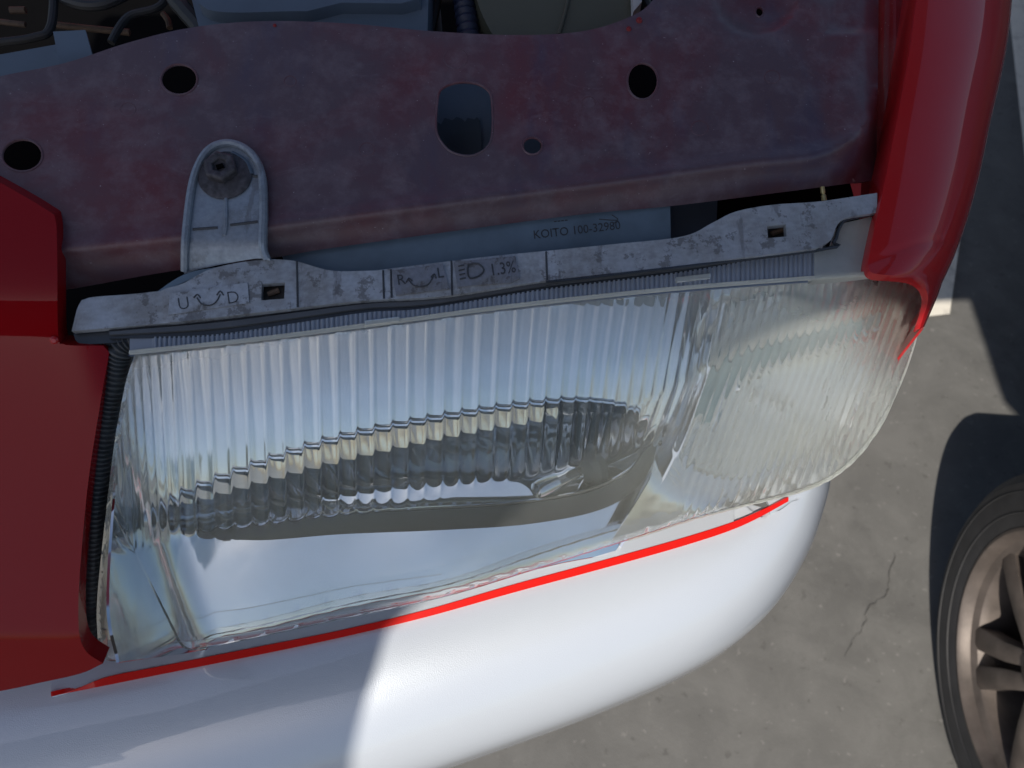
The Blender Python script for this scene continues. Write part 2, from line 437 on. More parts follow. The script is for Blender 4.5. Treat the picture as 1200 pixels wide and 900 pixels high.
# ---- engine bay seen behind the panel
bay = thing
def slab(name, px, plane, mat, drop, parent=car, **kw):
    return traced(name, curve([(*p, 1) if len(p) == 2 else p[:2] for p in px], 10, True), plane, mat, parent, step=(30, 30), thick=.003, skirt=(Vector((0, 0, -1)), drop), **kw)
Bz = lambda z: Plane(Vector((0, 0, z)), Vector((0, 0, 1)))
zU = U(600, 200).z
V, F = box(Vector((-.44, .93, zU-.34)), Vector((.70, 0, 0)), Vector((0, .64, 0)), Vector((0, 0, .01))); link('engine_bay_floor', V, F, M['void'], car, 0)
V, F = box(Vector((-.32, 1.55, zU-.2)), Vector((.70, 0, 0)), Vector((0, .02, 0)), Vector((0, 0, .22))); link('firewall', V, F, M['void'], car, 0)
bat = slab('battery', [(222, -120), (215, -40), (240, 60), (360, 70), (500, 70), (505, -120)], U.off(-.02), M['slate'], .16)
slab('battery_lid', [(236, -110), (232, -30), (243, 11, 0), (360, 13), (400, 3), (470, 4), (492, -2), (490, -110)], U.off(-.012), M['slate'], .01, bat)
hp = [U.off(-.03)(*p) for p in curve([(196, -60), (203, -8), (218, 14), (236, 36), (250, 70)], 3)]
V, F = tube(hp, .006, 10); link('battery_cable', V, F, M['rubber'], car)
tk = slab('coolant_tank', [(545, -120), (553, -30), (563, 12, 0), (585, 55), (735, 55), (741, 10), (745, -120)], U.off(-.025), M['olive'], .14)
V, F = tube([U.off(-.023)(*p) for p in curve([(660, -100), (668, -20), (655, 40)], 8)], .0012, 6); link('tank_seam', V, F, M['olive'], tk)
hose = [U.off(-.04)(*p) for p in curve([(530, -70), (540, -20), (545, 10), (552, 60)], 2)]
V, F = tube(hose, lambda i: .0075+.001*math.sin(i*1.6), 10); link('corrugated_hose', V, F, plain('navy_hose', (.02, .03, .07, 1), .5), car)
slab('white_clip', [(741, -30), (752, -30), (752, 2), (742, 14)], U.off(-.012), plain('white_plastic', (.6, .6, .6, 1), .5), .01)
slab('bonnet_latch_tab', [(62, 37), (100, 35), (112, 78), (72, 86)], U.off(.004), M['slate'], .002)
slab('cross_tray', [(-90, 80), (66, 52), (80, 95), (-90, 130)], U.off(-.02), M['slate'], .01)
for pts, rr in (([(64, 29), (100, 33), (152, 38)], .0028), ([(-30, 22), (30, 29)], .0024), ([(191, 16), (197, 24), (199, 33)], .0026), ([(12, 12), (30, 12)], .003)):
    V, F = tube([U.off(-.07)(*p) for p in curve(pts, 5)], rr*.85, 8); link('rusty_rod', V, F, M['rust'], car)
V, F = box(U.off(-.05)(34, 176), Vector((.03, 0, 0)), Vector((0, .03, 0)), Vector((0, 0, .001))); link('hole_shade_plate', V, F, M['void'], car, 0)  # added black plates paint the shade seen through two holes
V, F = box(U.off(-.03)(893, 18), Vector((.02, 0, 0)), Vector((0, .02, 0)), Vector((0, 0, .001))); link('hole_shade_plate', V, F, M['void'], car, 0)
for pts, rr, mt in (([(20, -60), (60, -10), (120, 5), (200, -40)], .004, 'rubber'), ([(0, 50), (40, 44), (60, 30), (64, -40)], .003, 'black'), ([(130, 50), (150, 20), (190, 5), (205, -40)], .0028, 'rubber'), ([(505, 40), (512, 5), (522, -60)], .003, 'black'), ([(760, 10), (752, -20), (770, -60)], .004, 'rubber')):
    V, F = tube([U.off(-.055)(*p) for p in curve(pts, 5)], rr, 10); link('engine_hose', V, F, M[mt], car)
for (x, y, r_) in ((534, 68, 14), (150, 128, 9), (690, 120, 8), (430, 175, 9), (340, 95, 7), (820, 150, 10), (905, 90, 9)):
    V, F = tube([panel_f(*p)-U.n*.0004 for p in ell(x, y, r_, r_*.85, 24)], .0006, 6, closed=True); link('pressed_mark', V, F, M['panel'], rad)
# ---- things seen through the slot and below the panel
bh = traced('inner_bracket', curve([(470, 60, 1), (620, 60, 1), (640, 230, 1), (470, 230, 1)], 20, True), lambda x, y: U.off(-.035)(x, y), M['slate'], car, step=(20, 20))
ptsx = [(508, 140), (517, 146), (521, 138), (530, 141), (535, 137), (541, 139), (545, 143), (548, 138), (556, 140), (559, 137), (563, 142), (565, 190), (505, 190)]
traced('inner_plate', [tuple(p) for p in ptsx], lambda x, y: U.off(-.030)(x, y), plain('dark_grey_plate', srgb(62, 76, 88), .6), car, step=(20, 20))  # darker grey plate with a jagged upper edge

# ================================================================== headlight
lamp = bpy.data.objects.new('headlight', None); sc.collection.objects.link(lamp)
lamp.location = L.off(-.04)(600, 560); lamp.parent = car; lamp.matrix_parent_inverse = Matrix.Translation(car.location).inverted()
lamp['label'] = 'rectangular headlight with hazed fluted lens'
# lens outer skin
lens_s = convex([L, RW, U.off(.004)], .006)
lensBot = smooth_lin([(100, 790), (133, 784), (160, 782), (260, 764), (400, 734), (520, 708), (620, 678), (740, 640), (850, 604), (930, 580), (975, 560), (1008, 532), (1034, 495)])
def bulge(px, py):
    p = lens_s(px, py)
    e = lensBot(px)-py
    if e < 24: p = p-L.n*(.007*((24-max(0, e))/24)**2.2*min(1, max(0, (960-px)/140)))
    return p+L.n*((.22+.55*min(1, max(0, (px-770)/60)))*flute(px, py))
lens_out = curve([(158, 415, 1), (300, 398), (450, 379), (600, 359), (700, 349), (800, 338), (900, 330), (1000, 323), (1040, 322), (1066, 326), (1080, 338), (1081, 362), (1072, 402), (1055, 450), (1034, 495), (1008, 532), (975, 560), (930, 580), (850, 604), (740, 640), (620, 678), (520, 708), (400, 734), (260, 764), (160, 782), (133, 784), (118, 768), (114, 740), (114, 700), (122, 620), (134, 520), (147, 450)], 5, True)
clearY = lin([(100, 652), (147, 645), (267, 625), (400, 600), (600, 560), (763, 519), (800, 540), (830, 2000), (1200, 2000)])
_ph = [0]; _x = 100
def spacing(x):
    return lin([(100, 10), (150, 9), (195, 13), (210, 20), (230, 22), (600, 20), (680, 17), (760, 13), (850, 10), (1100, 9)])(x)
while _x < 1160: _ph.append(_ph[-1]+1/spacing(_x)); _x += 1
def phase(x):
    i = min(max(x-100, 0), len(_ph)-2); k = int(i); return _ph[k]+(_ph[k+1]-_ph[k])*(i-k)
leanf = lin([(100, -.10), (200, -.05), (450, 0), (640, .08), (760, .16), (900, .22), (1100, .16)])
blinkTop = smooth_lin([(740, 640), (790, 560), (810, 500), (850, 455), (920, 425), (1000, 400), (1080, 375)])
def flute(px, py):
    cy = clearY(px); x = px+leanf(px)*(py-450)
    if px > 745 and py > 480-(px-745)*.6: x = px + (py-520)*.36 + 0
    ph = phase(x) % 1.0
    amp = .0009*(spacing(x)/20)**.7
    a = 1.0 if py < cy-2 else max(0, (cy+2-py)/4)
    d = amp*(1-(2*ph-1)**2)*a
    e_ = min(ph, 1-ph)*spacing(x)
    d -= .00030*math.exp(-(e_/1.3)**2)*a
    # fine cross ribbing along the lower right edge
    e = py-lin([(740, 600), (850, 575), (960, 530), (1040, 450)])(px)
    if px > 760 and e > 0: d += .0003*(.5+.5*math.sin(e*2*math.pi/7.0))
    return d
traced('lens', lens_out, bulge, M['lens'], lamp, step=(1.35, 8), skirt=(-L.n, .030), thickf=lambda x, y: .0028+flute(x, y), smooth=42)
# turned-back upper rim of the lens with its fine ribs
rimTop = smooth_lin([(150, 395), (250, 392), (350, 378), (430, 366), (500, 361), (640, 338), (800, 318), (940, 294), (1000, 290), (1030, 296)])
rimBot = smooth_lin([(150, 413), (300, 397), (450, 378), (600, 358), (800, 337), (1000, 322), (1030, 321)])
def rim_f(px, py):
    ph = (px/5.6) % 1; r = .0013*abs(math.sin(math.pi*ph)) if 178 < px < 1002 else 0
    return U.off(.0052+r)(px, py)
ro = [(x, rimTop(x)) for x in range(152, 1024, 1)]+[(x, rimBot(x)-.5) for x in range(1023, 151, -1)]
def grid_strip(name, x0, x1, dx, ytop, ybot, rows, f, mat, parent, thick, smooth=60):
    cols = int((x1-x0)/dx)+1; vs = []
    for i in range(cols):
        x = x0+i*dx
        for j in range(rows+1):
            vs.append(f(x, ytop(x)+(ybot(x)-ytop(x))*j/rows))
    fs = [(i*(rows+1)+j, (i+1)*(rows+1)+j, (i+1)*(rows+1)+j+1, i*(rows+1)+j+1) for i in range(cols-1) for j in range(rows)]
    V, F = shell(vs, fs, thick); return link(name, V, F, mat, parent, smooth)
rib_m = Mat('milky_rib_plastic').set(Base_Color=srgb(162, 171, 186), Roughness=.22); rib_m.b.inputs['Transmission Weight'].default_value = .35
grid_strip('ribbed_lens_rim', 152, 1022, 1.0, rimTop, lambda x: rimBot(x)-2, 4, rim_f, rib_m.m, lamp, .0025, 60)
# dark bedding behind rim so that the ribs read, and the glue channel above it
grid_strip('rim_channel', 150, 1026, 12, lambda x: rimTop(x)-1, lambda x: rimBot(x)+4, 2, lambda x, y: U.off(-.004)(x, y), plain('rim_channel_grey', srgb(105, 122, 150), .4), lamp, .002)
flBot = smooth_lin([(85, 391), (200, 377), (330, 362), (430, 351), (520, 346), (640, 328), (800, 310), (955, 291), (975, 284)])
glue_m = plain('dark_clear_edge', srgb(60, 64, 70), .18, .2, scale=60)
for k, (o0, o1, hh) in enumerate(((.0, .35, .006), (.38, .66, .0075), (.69, 1.02, .0058))):
    grid_strip('sealing_lip', 128, 968, 6, lambda x: flBot(x)-2+(rimTop(x)-flBot(x)+3)*o0, lambda x: flBot(x)-2+(rimTop(x)-flBot(x)+3)*o1, 3, lambda x, y, h=hh: U.off(h+.0004*math.sin(x/90))(x, y), glue_m if k != 1 else plain('lip_mid_grey', srgb(92, 94, 98), .25, .2), lamp, .003)
V, F = tube([U.off(.0060)(x, rimBot(x)+.5) for x in range(152, 1024, 8)], .0013, 8); link('lens_crease', V, F, lens_mat('milky_crease', .35, .4), lamp)
# little clear catches on the rim
for (x, y) in ((448, 377), (812, 326)):
    V, F = box(U.off(.0075)(x, y), (U(x+20, y-2.4)-U(x, y)), (U(x, y-3)-U(x, y)), U.n*.0012); bevel(link('lens_catch', V, F, M['lens_rim'], lamp, 0), .0006)

# ---- silver upper flange of the lamp body
def flange_f(px, py):
    h = .010+.0006*noise.noise(Vector((px/60, py/40, 5)))
    d = flBot(px)-py
    h -= .0016*math.exp(-(d/3.0)**2)*0 
    if px > 640: h += .0012*min(1, (px-640)/3)
    h += .003*min(1, max(0, (px-820)/60))
    if px < 195: h -= .0012
    if 345 < px < 460: h -= .0005
    return U.off(h)(px, py)
fl = [(84, 388, 1), (92, 358), (104, 349), (150, 345), (188, 341, 1), (194, 338, 1), (215, 332), (245, 316), (292, 306), (340, 305), (388, 317), (440, 317, 1), (560, 302), (640, 294), (720, 286), (800, 277), (835, 261), (862, 248), (905, 240), (960, 236), (1028, 226, 1), (1028, 249, 1), (990, 256), (979, 268), (974, 281), (957, 291, 1), (800, 311), (640, 329), (520, 347), (430, 352), (330, 363), (200, 378)]
flh = [[(307, 333), (334, 331), (333, 350), (306, 352)], [(899, 265), (921, 263), (922, 277), (900, 279)]]
traced('upper_flange', curve(fl, 6, True), flange_f, M['flange'], lamp, flh, (9, 6), .002, skirt=(-U.n, .004), smooth=40, label='worn silver flange along the top of the lamp')
for (x, y) in ((320, 343), (910, 272)):
    V, F = box(U.off(.004)(x, y), Vector((.011, 0, 0)), Vector((0, .009, 0)), Vector((0, 0, .001))); link('slot_floor', V, F, plain('slot_dark', (.03, .028, .026, 1), .7), lamp)
    V, F = tube([U.off(.0065)(x-6, y+2), U.off(.0068)(x+7, y-3)], .0016, 8); link('slot_catch', V, F, M['rust'], lamp)
for (x, y0, y1) in ((348, 306, 360), (449, 317, 350), (458, 316, 349), (640, 295, 328), (529, 306, 346)):
    V, F = tube([flange_f(x, y0)+U.n*.0001, flange_f(x+1, y1)+U.n*.0001], .0006, 6); link('flange_seam', V, F, M['ink'], lamp)
# raised legend plates
pm = flange_mat('legend_plate_silver', .9, (150, 152, 160))
pl_f = lambda x, y: U.off(.0114)(x, y)
traced('legend_plate', [(459, 317), (519, 309), (527, 338), (464, 346)], pl_f, pm, lamp, step=(30, 30), thick=.0012, smooth=0)
traced('legend_plate', [(532, 307), (604, 300), (609, 326), (600, 331), (536, 336)], pl_f, pm, lamp, step=(30, 30), thick=.0012, smooth=0)
traced('legend_plate', [(199, 344), (290, 331), (292, 355), (197, 369)], lambda x, y: U.off(.0108)(x, y), M['flange'], lamp, step=(30, 30), thick=.0006, smooth=0)
ink = M['ink']
A = -R(8.5)
pf2 = lambda x, y: U.off(.0117)(x, y)
text_mesh('R', 17, (470, 328), A, pf2, 0, ink, lamp); text_mesh('L', 17, (516, 320), A, pf2, 0, ink, lamp)
stroke([(479, 328), (484, 334), (493, 336), (502, 333), (508, 323)], pf2, .0004, .0, ink, lamp, 'legend_arc')
for p in (((476, 331), (479, 326), (483, 329)), ((505, 325), (509, 321), (511, 326))): stroke(list(p), pf2, .0004, 0, ink, lamp, 'legend_arrow', 2)
text_mesh('1.3%', 20, (589, 315), A, pf2, 0, ink, lamp, sx=.82)
stroke([(549, 310), (560, 309), (567, 316), (562, 323), (551, 326), (548, 318), (549, 310)], pf2, .0005, 0, ink, lamp, 'headlamp_symbol')
for k in range(4): stroke([(537+k*.6, 312+k*5), (544+k*.6, 311.5+k*5-1)], pf2, .0004, 0, ink, lamp, 'headlamp_symbol_ray')
pf3 = lambda x, y: U.off(.0110)(x, y)
text_mesh('U', 21, (215, 356), A, pf3, 0, ink, lamp, bold=-.3); text_mesh('D', 21, (273, 349), A, pf3, 0, ink, lamp, bold=-.3)
stroke([(231, 349), (236, 356), (245, 358), (253, 354), (258, 345)], pf3, .0004, 0, ink, lamp, 'legend_arc')
for p in (((227, 349), (231, 345), (235, 349)), ((254, 346), (258, 341), (262, 346))): stroke(list(p), pf3, .0004, 0, ink, lamp, 'legend_arrow', 2)
# wear flecks of bare clear edge at the flange's right end
traced('clear_corner', curve([(986, 262, 1), (1030, 252, 1), (1034, 318, 1), (1000, 322), (955, 326, 1), (955, 296, 1), (976, 288)], 6, True), lambda x, y: U.off(.0075)(x, y), M['lens_rim'], lamp, step=(8, 8), thick=.003, skirt=(-U.n, .01))
V, F = tube([U.off(.011)(*p) for p in curve([(1030, 250), (993, 257), (983, 268), (977, 284), (958, 293), (700, 325), (640, 331)], 5)], .0011, 8); link('clear_edge_bead', V, F, glue_m, lamp)

# ---- lamp body below the panel edge
hf = lambda x, y: U.off(-.004)(x, y)
traced('housing', curve([(318, 275, 1), (500, 240, 1), (700, 225, 1), (785, 220, 1), (787, 330, 1), (350, 340, 1)], 30, True), hf, M['housing'], lamp, step=(30, 20), skirt=(-U.n, .07), thick=.003)
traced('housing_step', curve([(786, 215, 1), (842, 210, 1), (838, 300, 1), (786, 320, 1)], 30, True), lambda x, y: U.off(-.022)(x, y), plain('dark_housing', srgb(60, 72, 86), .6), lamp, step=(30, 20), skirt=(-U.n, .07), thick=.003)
V, F = box(U.off(-.06)(880, 225), Vector((.07, 0, 0)), Vector((0, .08, 0)), Vector((0, 0, .002))); link('apron_floor', V, F, M['void'], car, 0)
text_mesh('KOITO 100-32980', 14, (676, 270), A+R(2), hf, .0002, ink, lamp, sx=.95)
text_mesh('----', 12, (657, 258), A+R(2), hf, .0002, ink, lamp, sx=1.1)
stroke([(702, 257), (724, 258), (717, 252)], hf, .0003, .0001, ink, lamp, 'moulded_arrow', 3); stroke([(724, 258), (718, 263)], hf, .0003, .0001, ink, lamp, 'moulded_arrow', 3)
V, F = lathe([(.0016, 0), (.0016, .004), (.0008, .005), (.0014, .006), (.0014, .01)], U.off(-.003)(966, 236), Vector((0, 1, .2)), 12, caps=True); link('brass_clip', V, F, M['brass'], car)

# ---- interior: chrome pan, bowl, shield, bulb
mid = L(440, 560)
across = (L(900, 480)-L(200, 600)).normalized(); down = L.n.cross(across); down = down if down.z < 0 else -down
def ref_h(px, py):
    """depth of the chrome pan behind the lens face, convex above and rising to a shelf below"""
    q = L(px, py); y = (q-L(600, 545)).dot(down)       # metres down the face
    h = -.030-1.6*min(y+.022, 0)**2 - .9*max(y, 0)**2-.05*y
    if y > .035: pass
    if y > .008: h += .30*(y-.008)+.0012*math.sin(px/38)*min(1, (y-.008)/.02)
    # left end wall
    x = (q-L(150, 600)).dot(across)
    if x < .03: h += .022*((.03-x)/.03)**2
    return h
eye = curve([(178, 608), (215, 578), (300, 543), (400, 511), (520, 487), (640, 470), (700, 469), (742, 479), (762, 503), (755, 530), (728, 556), (680, 576), (600, 589), (500, 595), (400, 600), (300, 611), (220, 622)], 6, True)
pan_out = curve([(150, 412, 1), (450, 374, 1), (800, 330, 1), (845, 330), (800, 480), (770, 560), (722, 645, 1), (520, 704), (260, 758), (140, 776, 1), (128, 700), (140, 520)], 8, True)
traced('reflector', pan_out, lambda x, y: L.off(ref_h(x, y))(x, y), M['chrome'], lamp, [eye], (8, 8), .0015, smooth=60)
ec = (500, 542)
epol = sorted([(math.atan2((y-ec[1])*4.5, x-ec[0]), math.hypot(x-ec[0], (y-ec[1])*4.5)) for x, y in eye]); epol = [(epol[-1][0]-2*math.pi, epol[-1][1])]+epol+[(epol[0][0]+2*math.pi, epol[0][1])]
ef = lin(epol)
def bowl_f(px, py):
    dx, dy = px-ec[0], (py-ec[1])*4.5; r = math.hypot(dx, dy)/ef(math.atan2(dy, dx)); r = min(1, r)
    facet = .0018*abs(math.sin(px/19.0))*(1-r)
    return L.off(ref_h(px, py)-.045*math.sqrt(max(0, 1-r**2.2))-facet)(px, py)
traced('reflector_bowl', eye, bowl_f, M['chrome_bowl'], lamp, step=(6, 5), thick=.001, smooth=70)
V, F = tube([L.off(ref_h(*p)+.0005)(*p) for p in eye], .0016, 8, closed=True); link('bowl_rim', V, F, M['chrome'], lamp)
band = curve([(225, 624), (300, 613), (400, 602), (500, 597), (600, 591), (682, 578), (732, 556), (762, 518), (770, 524), (750, 566), (704, 596), (620, 613), (520, 620), (400, 625), (300, 632)], 6, True)
traced('shield_band', band, lambda x, y: L.off(ref_h(x, y)+.004)(x, y), M['shade_metal'], lamp, step=(10, 8), thick=.003)
shp = Plane(L.off(-.036)(500, 588), nrm(8, 50))
traced('added_crescent_plate', curve([(300, 609, 1), (360, 590), (430, 577), (520, 566), (585, 560), (615, 568), (628, 585, 1), (560, 591), (500, 594), (400, 599)], 6, True), shp, M['chrome'], lamp, step=(10, 6), thick=.001)  # added chrome plate, tilted to mirror the sky as a bright crescent
traced('added_band_strip', curve([(205, 590, 1), (300, 548), (400, 516), (520, 492), (640, 475), (640, 489), (590, 499), (520, 512), (400, 539), (300, 566), (225, 588)], 6, True), lambda x, y: L.off(-.034-.10*(y-500)/945*.5)(x, y), M['chrome'], lamp, step=(10, 6), thick=.001)  # added chrome strip that draws the sky's light band under the rim
# bulb with its cap and holder
bp = L.off(-.044)(690, 545); bax = (L.n*.42-across*.9).normalized()
V, F = lathe([(.0005, .044), (.004, .043), (.0058, .038), (.006, .012), (.0075, 0)], bp, bax, 20); link('bulb', V, F, M['bulb'], lamp)
V, F = lathe([(.0001, .047), (.0056, .0465), (.0064, .044), (.0064, .030), (.006, .030)], bp, bax, 20); link('bulb_cap', V, F, M['chrome'], lamp)
V, F = lathe([(.016, -.004), (.016, .002), (.011, .005), (.0085, .012), (.0080, .004)], bp, bax, 28); link('bulb_holder', V, F, M['shade_metal'], lamp)
V, F = lathe([(.001, .0), (.010, .001), (.017, .006), (.021, .013), (.0205, .0135), (.015, .007)], L.off(-.047)(700, 566), (L.n+across*.1).normalized(), 28); link('bulb_shield', V, F, M['chrome'], lamp)
V, F = tube([L.off(-.03)(*p) for p in curve([(262, 628), (290, 634), (318, 644)], 4)], .0022, 8); link('adjuster_arm', V, F, M['chrome'], lamp)
# side marker chamber
def sig_f(px, py):
    q = L(px, py); c = L(930, 470); d = q-c; a = d.dot(across)/.085; b = d.dot(down)/.065
    base = lens_s(px, py)
    r = min(1.25, math.hypot(a, b))
    return base-L.n*(.042-.024*r*r)-RW.n*.006
sig = curve([(846, 334, 1), (1010, 326), (1064, 330), (1076, 345), (1066, 405), (1030, 495), (970, 556), (850, 600), (726, 640, 1), (775, 560), (812, 480)], 8, True)
traced('signal_reflector', sig, sig_f, M['chrome'], lamp, step=(9, 9), thick=.001, smooth=60)
frost = lens_mat('frosted_inner_lens', .16, .16, rough=.06)
wall = [(848, 336), (828, 420), (812, 480), (775, 560), (726, 640)]
c = curve(wall, 8); vs = [L.off(-.012 if j == 0 else -.062)(*p) for p in c for j in (0, 1)]
V, F = shell(vs, [(2*i, 2*i+2, 2*i+3, 2*i+1) for i in range(len(c)-1)], .0015); link('chamber_wall', V, F, M['chrome'], lamp)
traced('dark_reflection_strip', curve([(822, 478, 1), (838, 440), (870, 416), (930, 397), (1000, 378), (1040, 366, 1), (1036, 381, 1), (1000, 394), (930, 418), (880, 438), (850, 470), (838, 500, 1)], 6, True), lambda x, y: L.off(-.016)(x, y)-RW.n*.006, plain('teal_grey_reflection', srgb(105, 130, 138), .25, .4), lamp, step=(8, 6), thick=.002)  # strip coloured as the dark reflection between pan and side reflector
eb = curve([(1080, 342), (1081, 362), (1072, 402), (1055, 450), (1034, 495), (1008, 532), (975, 560), (930, 580), (850, 604), (740, 640)], 6)
V, F = tube([bulge(*p)-L.n*.0015 for p in eb], .0016, 8); link('lens_edge', V, F, lens_mat('cream_lens_edge', .5, .6), lamp)
V, F = tube([L.off(-.014)(*p)-RW.n*.006 for p in curve([(842, 505), (856, 470), (885, 440), (935, 419), (1000, 398), (1038, 383)], 6)], .0012, 8); link('strip_lip', V, F, M['chrome'], lamp)
traced('inner_signal_lens', curve([(818, 548), (822, 505), (848, 470), (890, 442), (950, 420), (1010, 402), (1034, 400), (1022, 450), (992, 496), (950, 530), (880, 558), (835, 566)], 6, True), lambda x, y: L.off(-.017)(x, y)-RW.n*.006+L.n*.0008*math.sin((x+(y-500)*.36)*2*math.pi/11), frost, lamp, step=(2.5, 8), thick=.0015, smooth=60)
V, F = lathe([(.001, .02), (.006, .018), (.008, .012), (.007, .004), (.005, 0)], L.off(-.045)(905, 470), L.n, 20); link('signal_bulb', V, F, M['bulb'], lamp)
# fine lines engraved in the clear window of the lens at the left
for pts in ([(148, 644), (166, 700), (164, 726)], [(158, 642), (150, 700), (163, 725)], [(130, 724), (200, 752), (330, 735), (520, 700)],):
    stroke(pts, lambda x, y: bulge(x, y), .0003, .0, M['lens_rim'], lamp, 'lens_moulding_line')
# dark end cap of the lamp body at its inner end
traced('lamp_end_wall', curve([(136, 402, 1), (160, 398, 1), (150, 440), (136, 530), (124, 620), (117, 700), (117, 745), (106, 748, 1), (100, 700), (106, 600), (118, 500)], 8, True), lambda x, y: L.off(-.030)(x, y), plain('end_wall_clay', srgb(46, 38, 38), .5), lamp, step=(10, 10), skirt=(-L.n, .03))
# corrugated rubber seal down the inner end
spath = curve([(172, 396), (152, 400), (140, 414), (130, 460), (120, 520), (112, 590), (108, 660), (106, 720), (108, 748)], 1.1)
sp = [L.off(-.012)(*p) for p in spath]
V, F = tube(sp, lambda i: .0060+.0011*math.cos(i*2*math.pi/5), 14); link('ribbed_seal', V, F, M['seal'], lamp, 180)
traced('upper_left_edge', curve([(86, 388, 1), (200, 377, 1), (250, 372, 1), (200, 392), (150, 400), (95, 404, 1), (88, 398)], 6, True), lambda x, y: U.off(.004)(x, y), glue_m, lamp, step=(9, 6), skirt=(-U.n, .012))

# ---- mounting tab with bolt
def tab_f(px, py):
    h = .0165
    if py > 284: h -= .012*((py-284)/36)**1.2
    return U.off(h)(px, py)
tabo = curve([(216, 321, 1), (215, 280), (221, 225), (229, 194), (243, 173), (262, 165), (283, 168), (301, 182), (311, 205), (313, 250), (312, 290), (317, 306, 1), (300, 303), (240, 314)], 5, True)
tab = traced('mounting_tab', tabo, tab_f, M['tab'], lamp, step=(7, 7), thick=.003, label='light grey alloy tab bolted to the panel')
rimp = curve([(217, 318), (218, 280), (224, 227), (232, 197), (245, 177), (263, 169), (282, 172), (298, 185), (307, 206), (309, 250), (308, 290), (313, 304)], 3)
V, F = tube([tab_f(*p)+U.n*.0012 for p in rimp], .0022, 8); link('tab_rim', V, F, M['tab'], lamp)
V, F = tube([tab_f(*p)+U.n*.0003 for p in curve([(265, 232), (265, 262), (263, 276)], 4)], .0011, 6); link('tab_rib', V, F, M['tab'], lamp)
for pts in ([(226, 269), (255, 267)], [(270, 264), (302, 260)], [(292, 206), (304, 207)]):
    V, F = tube([tab_f(*p)+U.n*.0001 for p in curve(pts, 6)], .0008, 6); link('tab_step', V, F, M['ink'], lamp)
V, F = tube([tab_f(*p)+U.n*.0004 for p in curve([(272, 180), (288, 190), (295, 205)], 3)], .0016, 6); link('tab_slot_shadow', V, F, M['slate'], lamp)
bc = tab_f(264, 206)
V, F = lathe([(.0150, 0), (.0152, .001), (.0140, .0018), (.0085, .0024)], bc, U.n, 36, caps=True); link('washer', V, F, M['steel'], lamp)
bc2 = tab_f(261, 201)+U.n*.002
V, F = lathe([(.0096, 0), (.0096, .0045), (.0082, .0058), (.0045, .0052), (.0040, .0030)], bc2, U.n, 6, caps=True); bo = link('bolt', V, F, M['steel'], lamp, 0); bevel(bo, .0006, 2)
V, F = box(bc2+U.n*.0034, Vector((.0018, .0008, 0)), Vector((-.0006, .0013, 0)), U.n*.0008); link('bolt_recess', V, F, M['void'], lamp, 0)
cl = RT
traced('tab_foot', curve([(170, 352, 1), (215, 322), (260, 312), (312, 303), (330, 306, 1), (250, 318), (200, 338)], 8, True), lambda x, y: U.off(.008)(x, y), M['housing'], lamp, step=(12, 8), thick=.002)

# ================================================================== fascia at the left (beside the grille)
FA = Plane(L.off(.012)(60, 620), nrm(4, 47)); FT = U.off(.020); FS = Plane(L.off(.010)(117, 500), nrm(60, 36))
FB = Plane(L.off(.012)(40, 800), nrm(5, 8))
fas_s = convex([FA, FT, FS], .0035)
def fas_f(px, py):
    p = fas_s(px, py)
    if py > 740 : p = p - L.n*(.00012*(py-740)**1.25)*.35
    return p
fas = curve([(-120, 150, 1), (0, 214), (55, 246), (65, 258), (67, 300), (68, 392), (74, 403), (90, 405), (121, 405, 1), (128, 413, 1), (118, 470), (104, 560), (96, 640), (92, 700), (93, 745), (100, 768), (118, 784, 1), (90, 799), (40, 813), (-10, 826), (-120, 850, 1)], 6, True)
fo = traced('front_fascia', fas, fas_f, M['red_shaded'], car, step=(9, 9), thick=.0018, skirt=(-L.n, .014), smooth=50, label='glossy red panel left of the headlight')
V, F = lathe([(.0022, 0), (.0022, .001), (.0012, .002)], fas_f(64, 398), L.n, 12, caps=True); link('fascia_clip', V, F, M['red'], car)
traced('lamp_recess', curve([(84, 700, 1), (122, 690, 1), (124, 770), (128, 790, 1), (95, 790, 1), (86, 770)], 6, True), lambda x, y: L.off(-.020)(x, y), M['red'], car, step=(10, 10), thick=.002)

# ================================================================== bumper
stripeTop = smooth_lin([(60, 815), (90, 806), (125, 792), (200, 777), (300, 757), (400, 737), (500, 713), (600, 684), (700, 657), (800, 629), (870, 606), (928, 579)], 10)
stripeBot = smooth_lin([(60, 816), (110, 806), (200, 788), (300, 768), (400, 747), (500, 723), (600, 695), (700, 668), (800, 640), (870, 616), (932, 583)], 10)
zS = L.off(-.012)(500, 720).z
def bz(px): return zS + .00002*(px-500)*0
sil = [(-140, 1075), (0, 1035), (150, 995), (300, 958), (420, 925), (500, 898), (600, 863), (700, 826), (800, 783), (860, 748), (905, 707), (938, 655), (956, 605), (963, 568), (960, 540)]
sta = [(-140, 858), (0, 829), (110, 806), (250, 778), (400, 749), (500, 725), (600, 697), (700, 670), (800, 643), (845, 628), (880, 613), (905, 600), (921, 590), (933, 578), (925, 545)]
n = len(sil); sa_ = curve([(i, 0) for i in range(n)], 1)
def cr(P, t):
    i = min(int(t), n-2); f = t-i; a, b = P[i], P[i+1]; pa = P[max(i-1, 0)]; pb = P[min(i+2, n-1)]
    return tuple(.5*(2*a[q]+(-pa[q]+b[q])*f+(2*pa[q]-5*a[q]+4*b[q]-pb[q])*f*f+(-pa[q]+3*a[q]-3*b[q]+pb[q])*f**3) for q in (0, 1))
vs = []; NS = (n-1)*8+1; prof = []
for k in range(5): prof.append(('in', -.012*(4-k)/4))
NP = 26
bumper_drop = .075
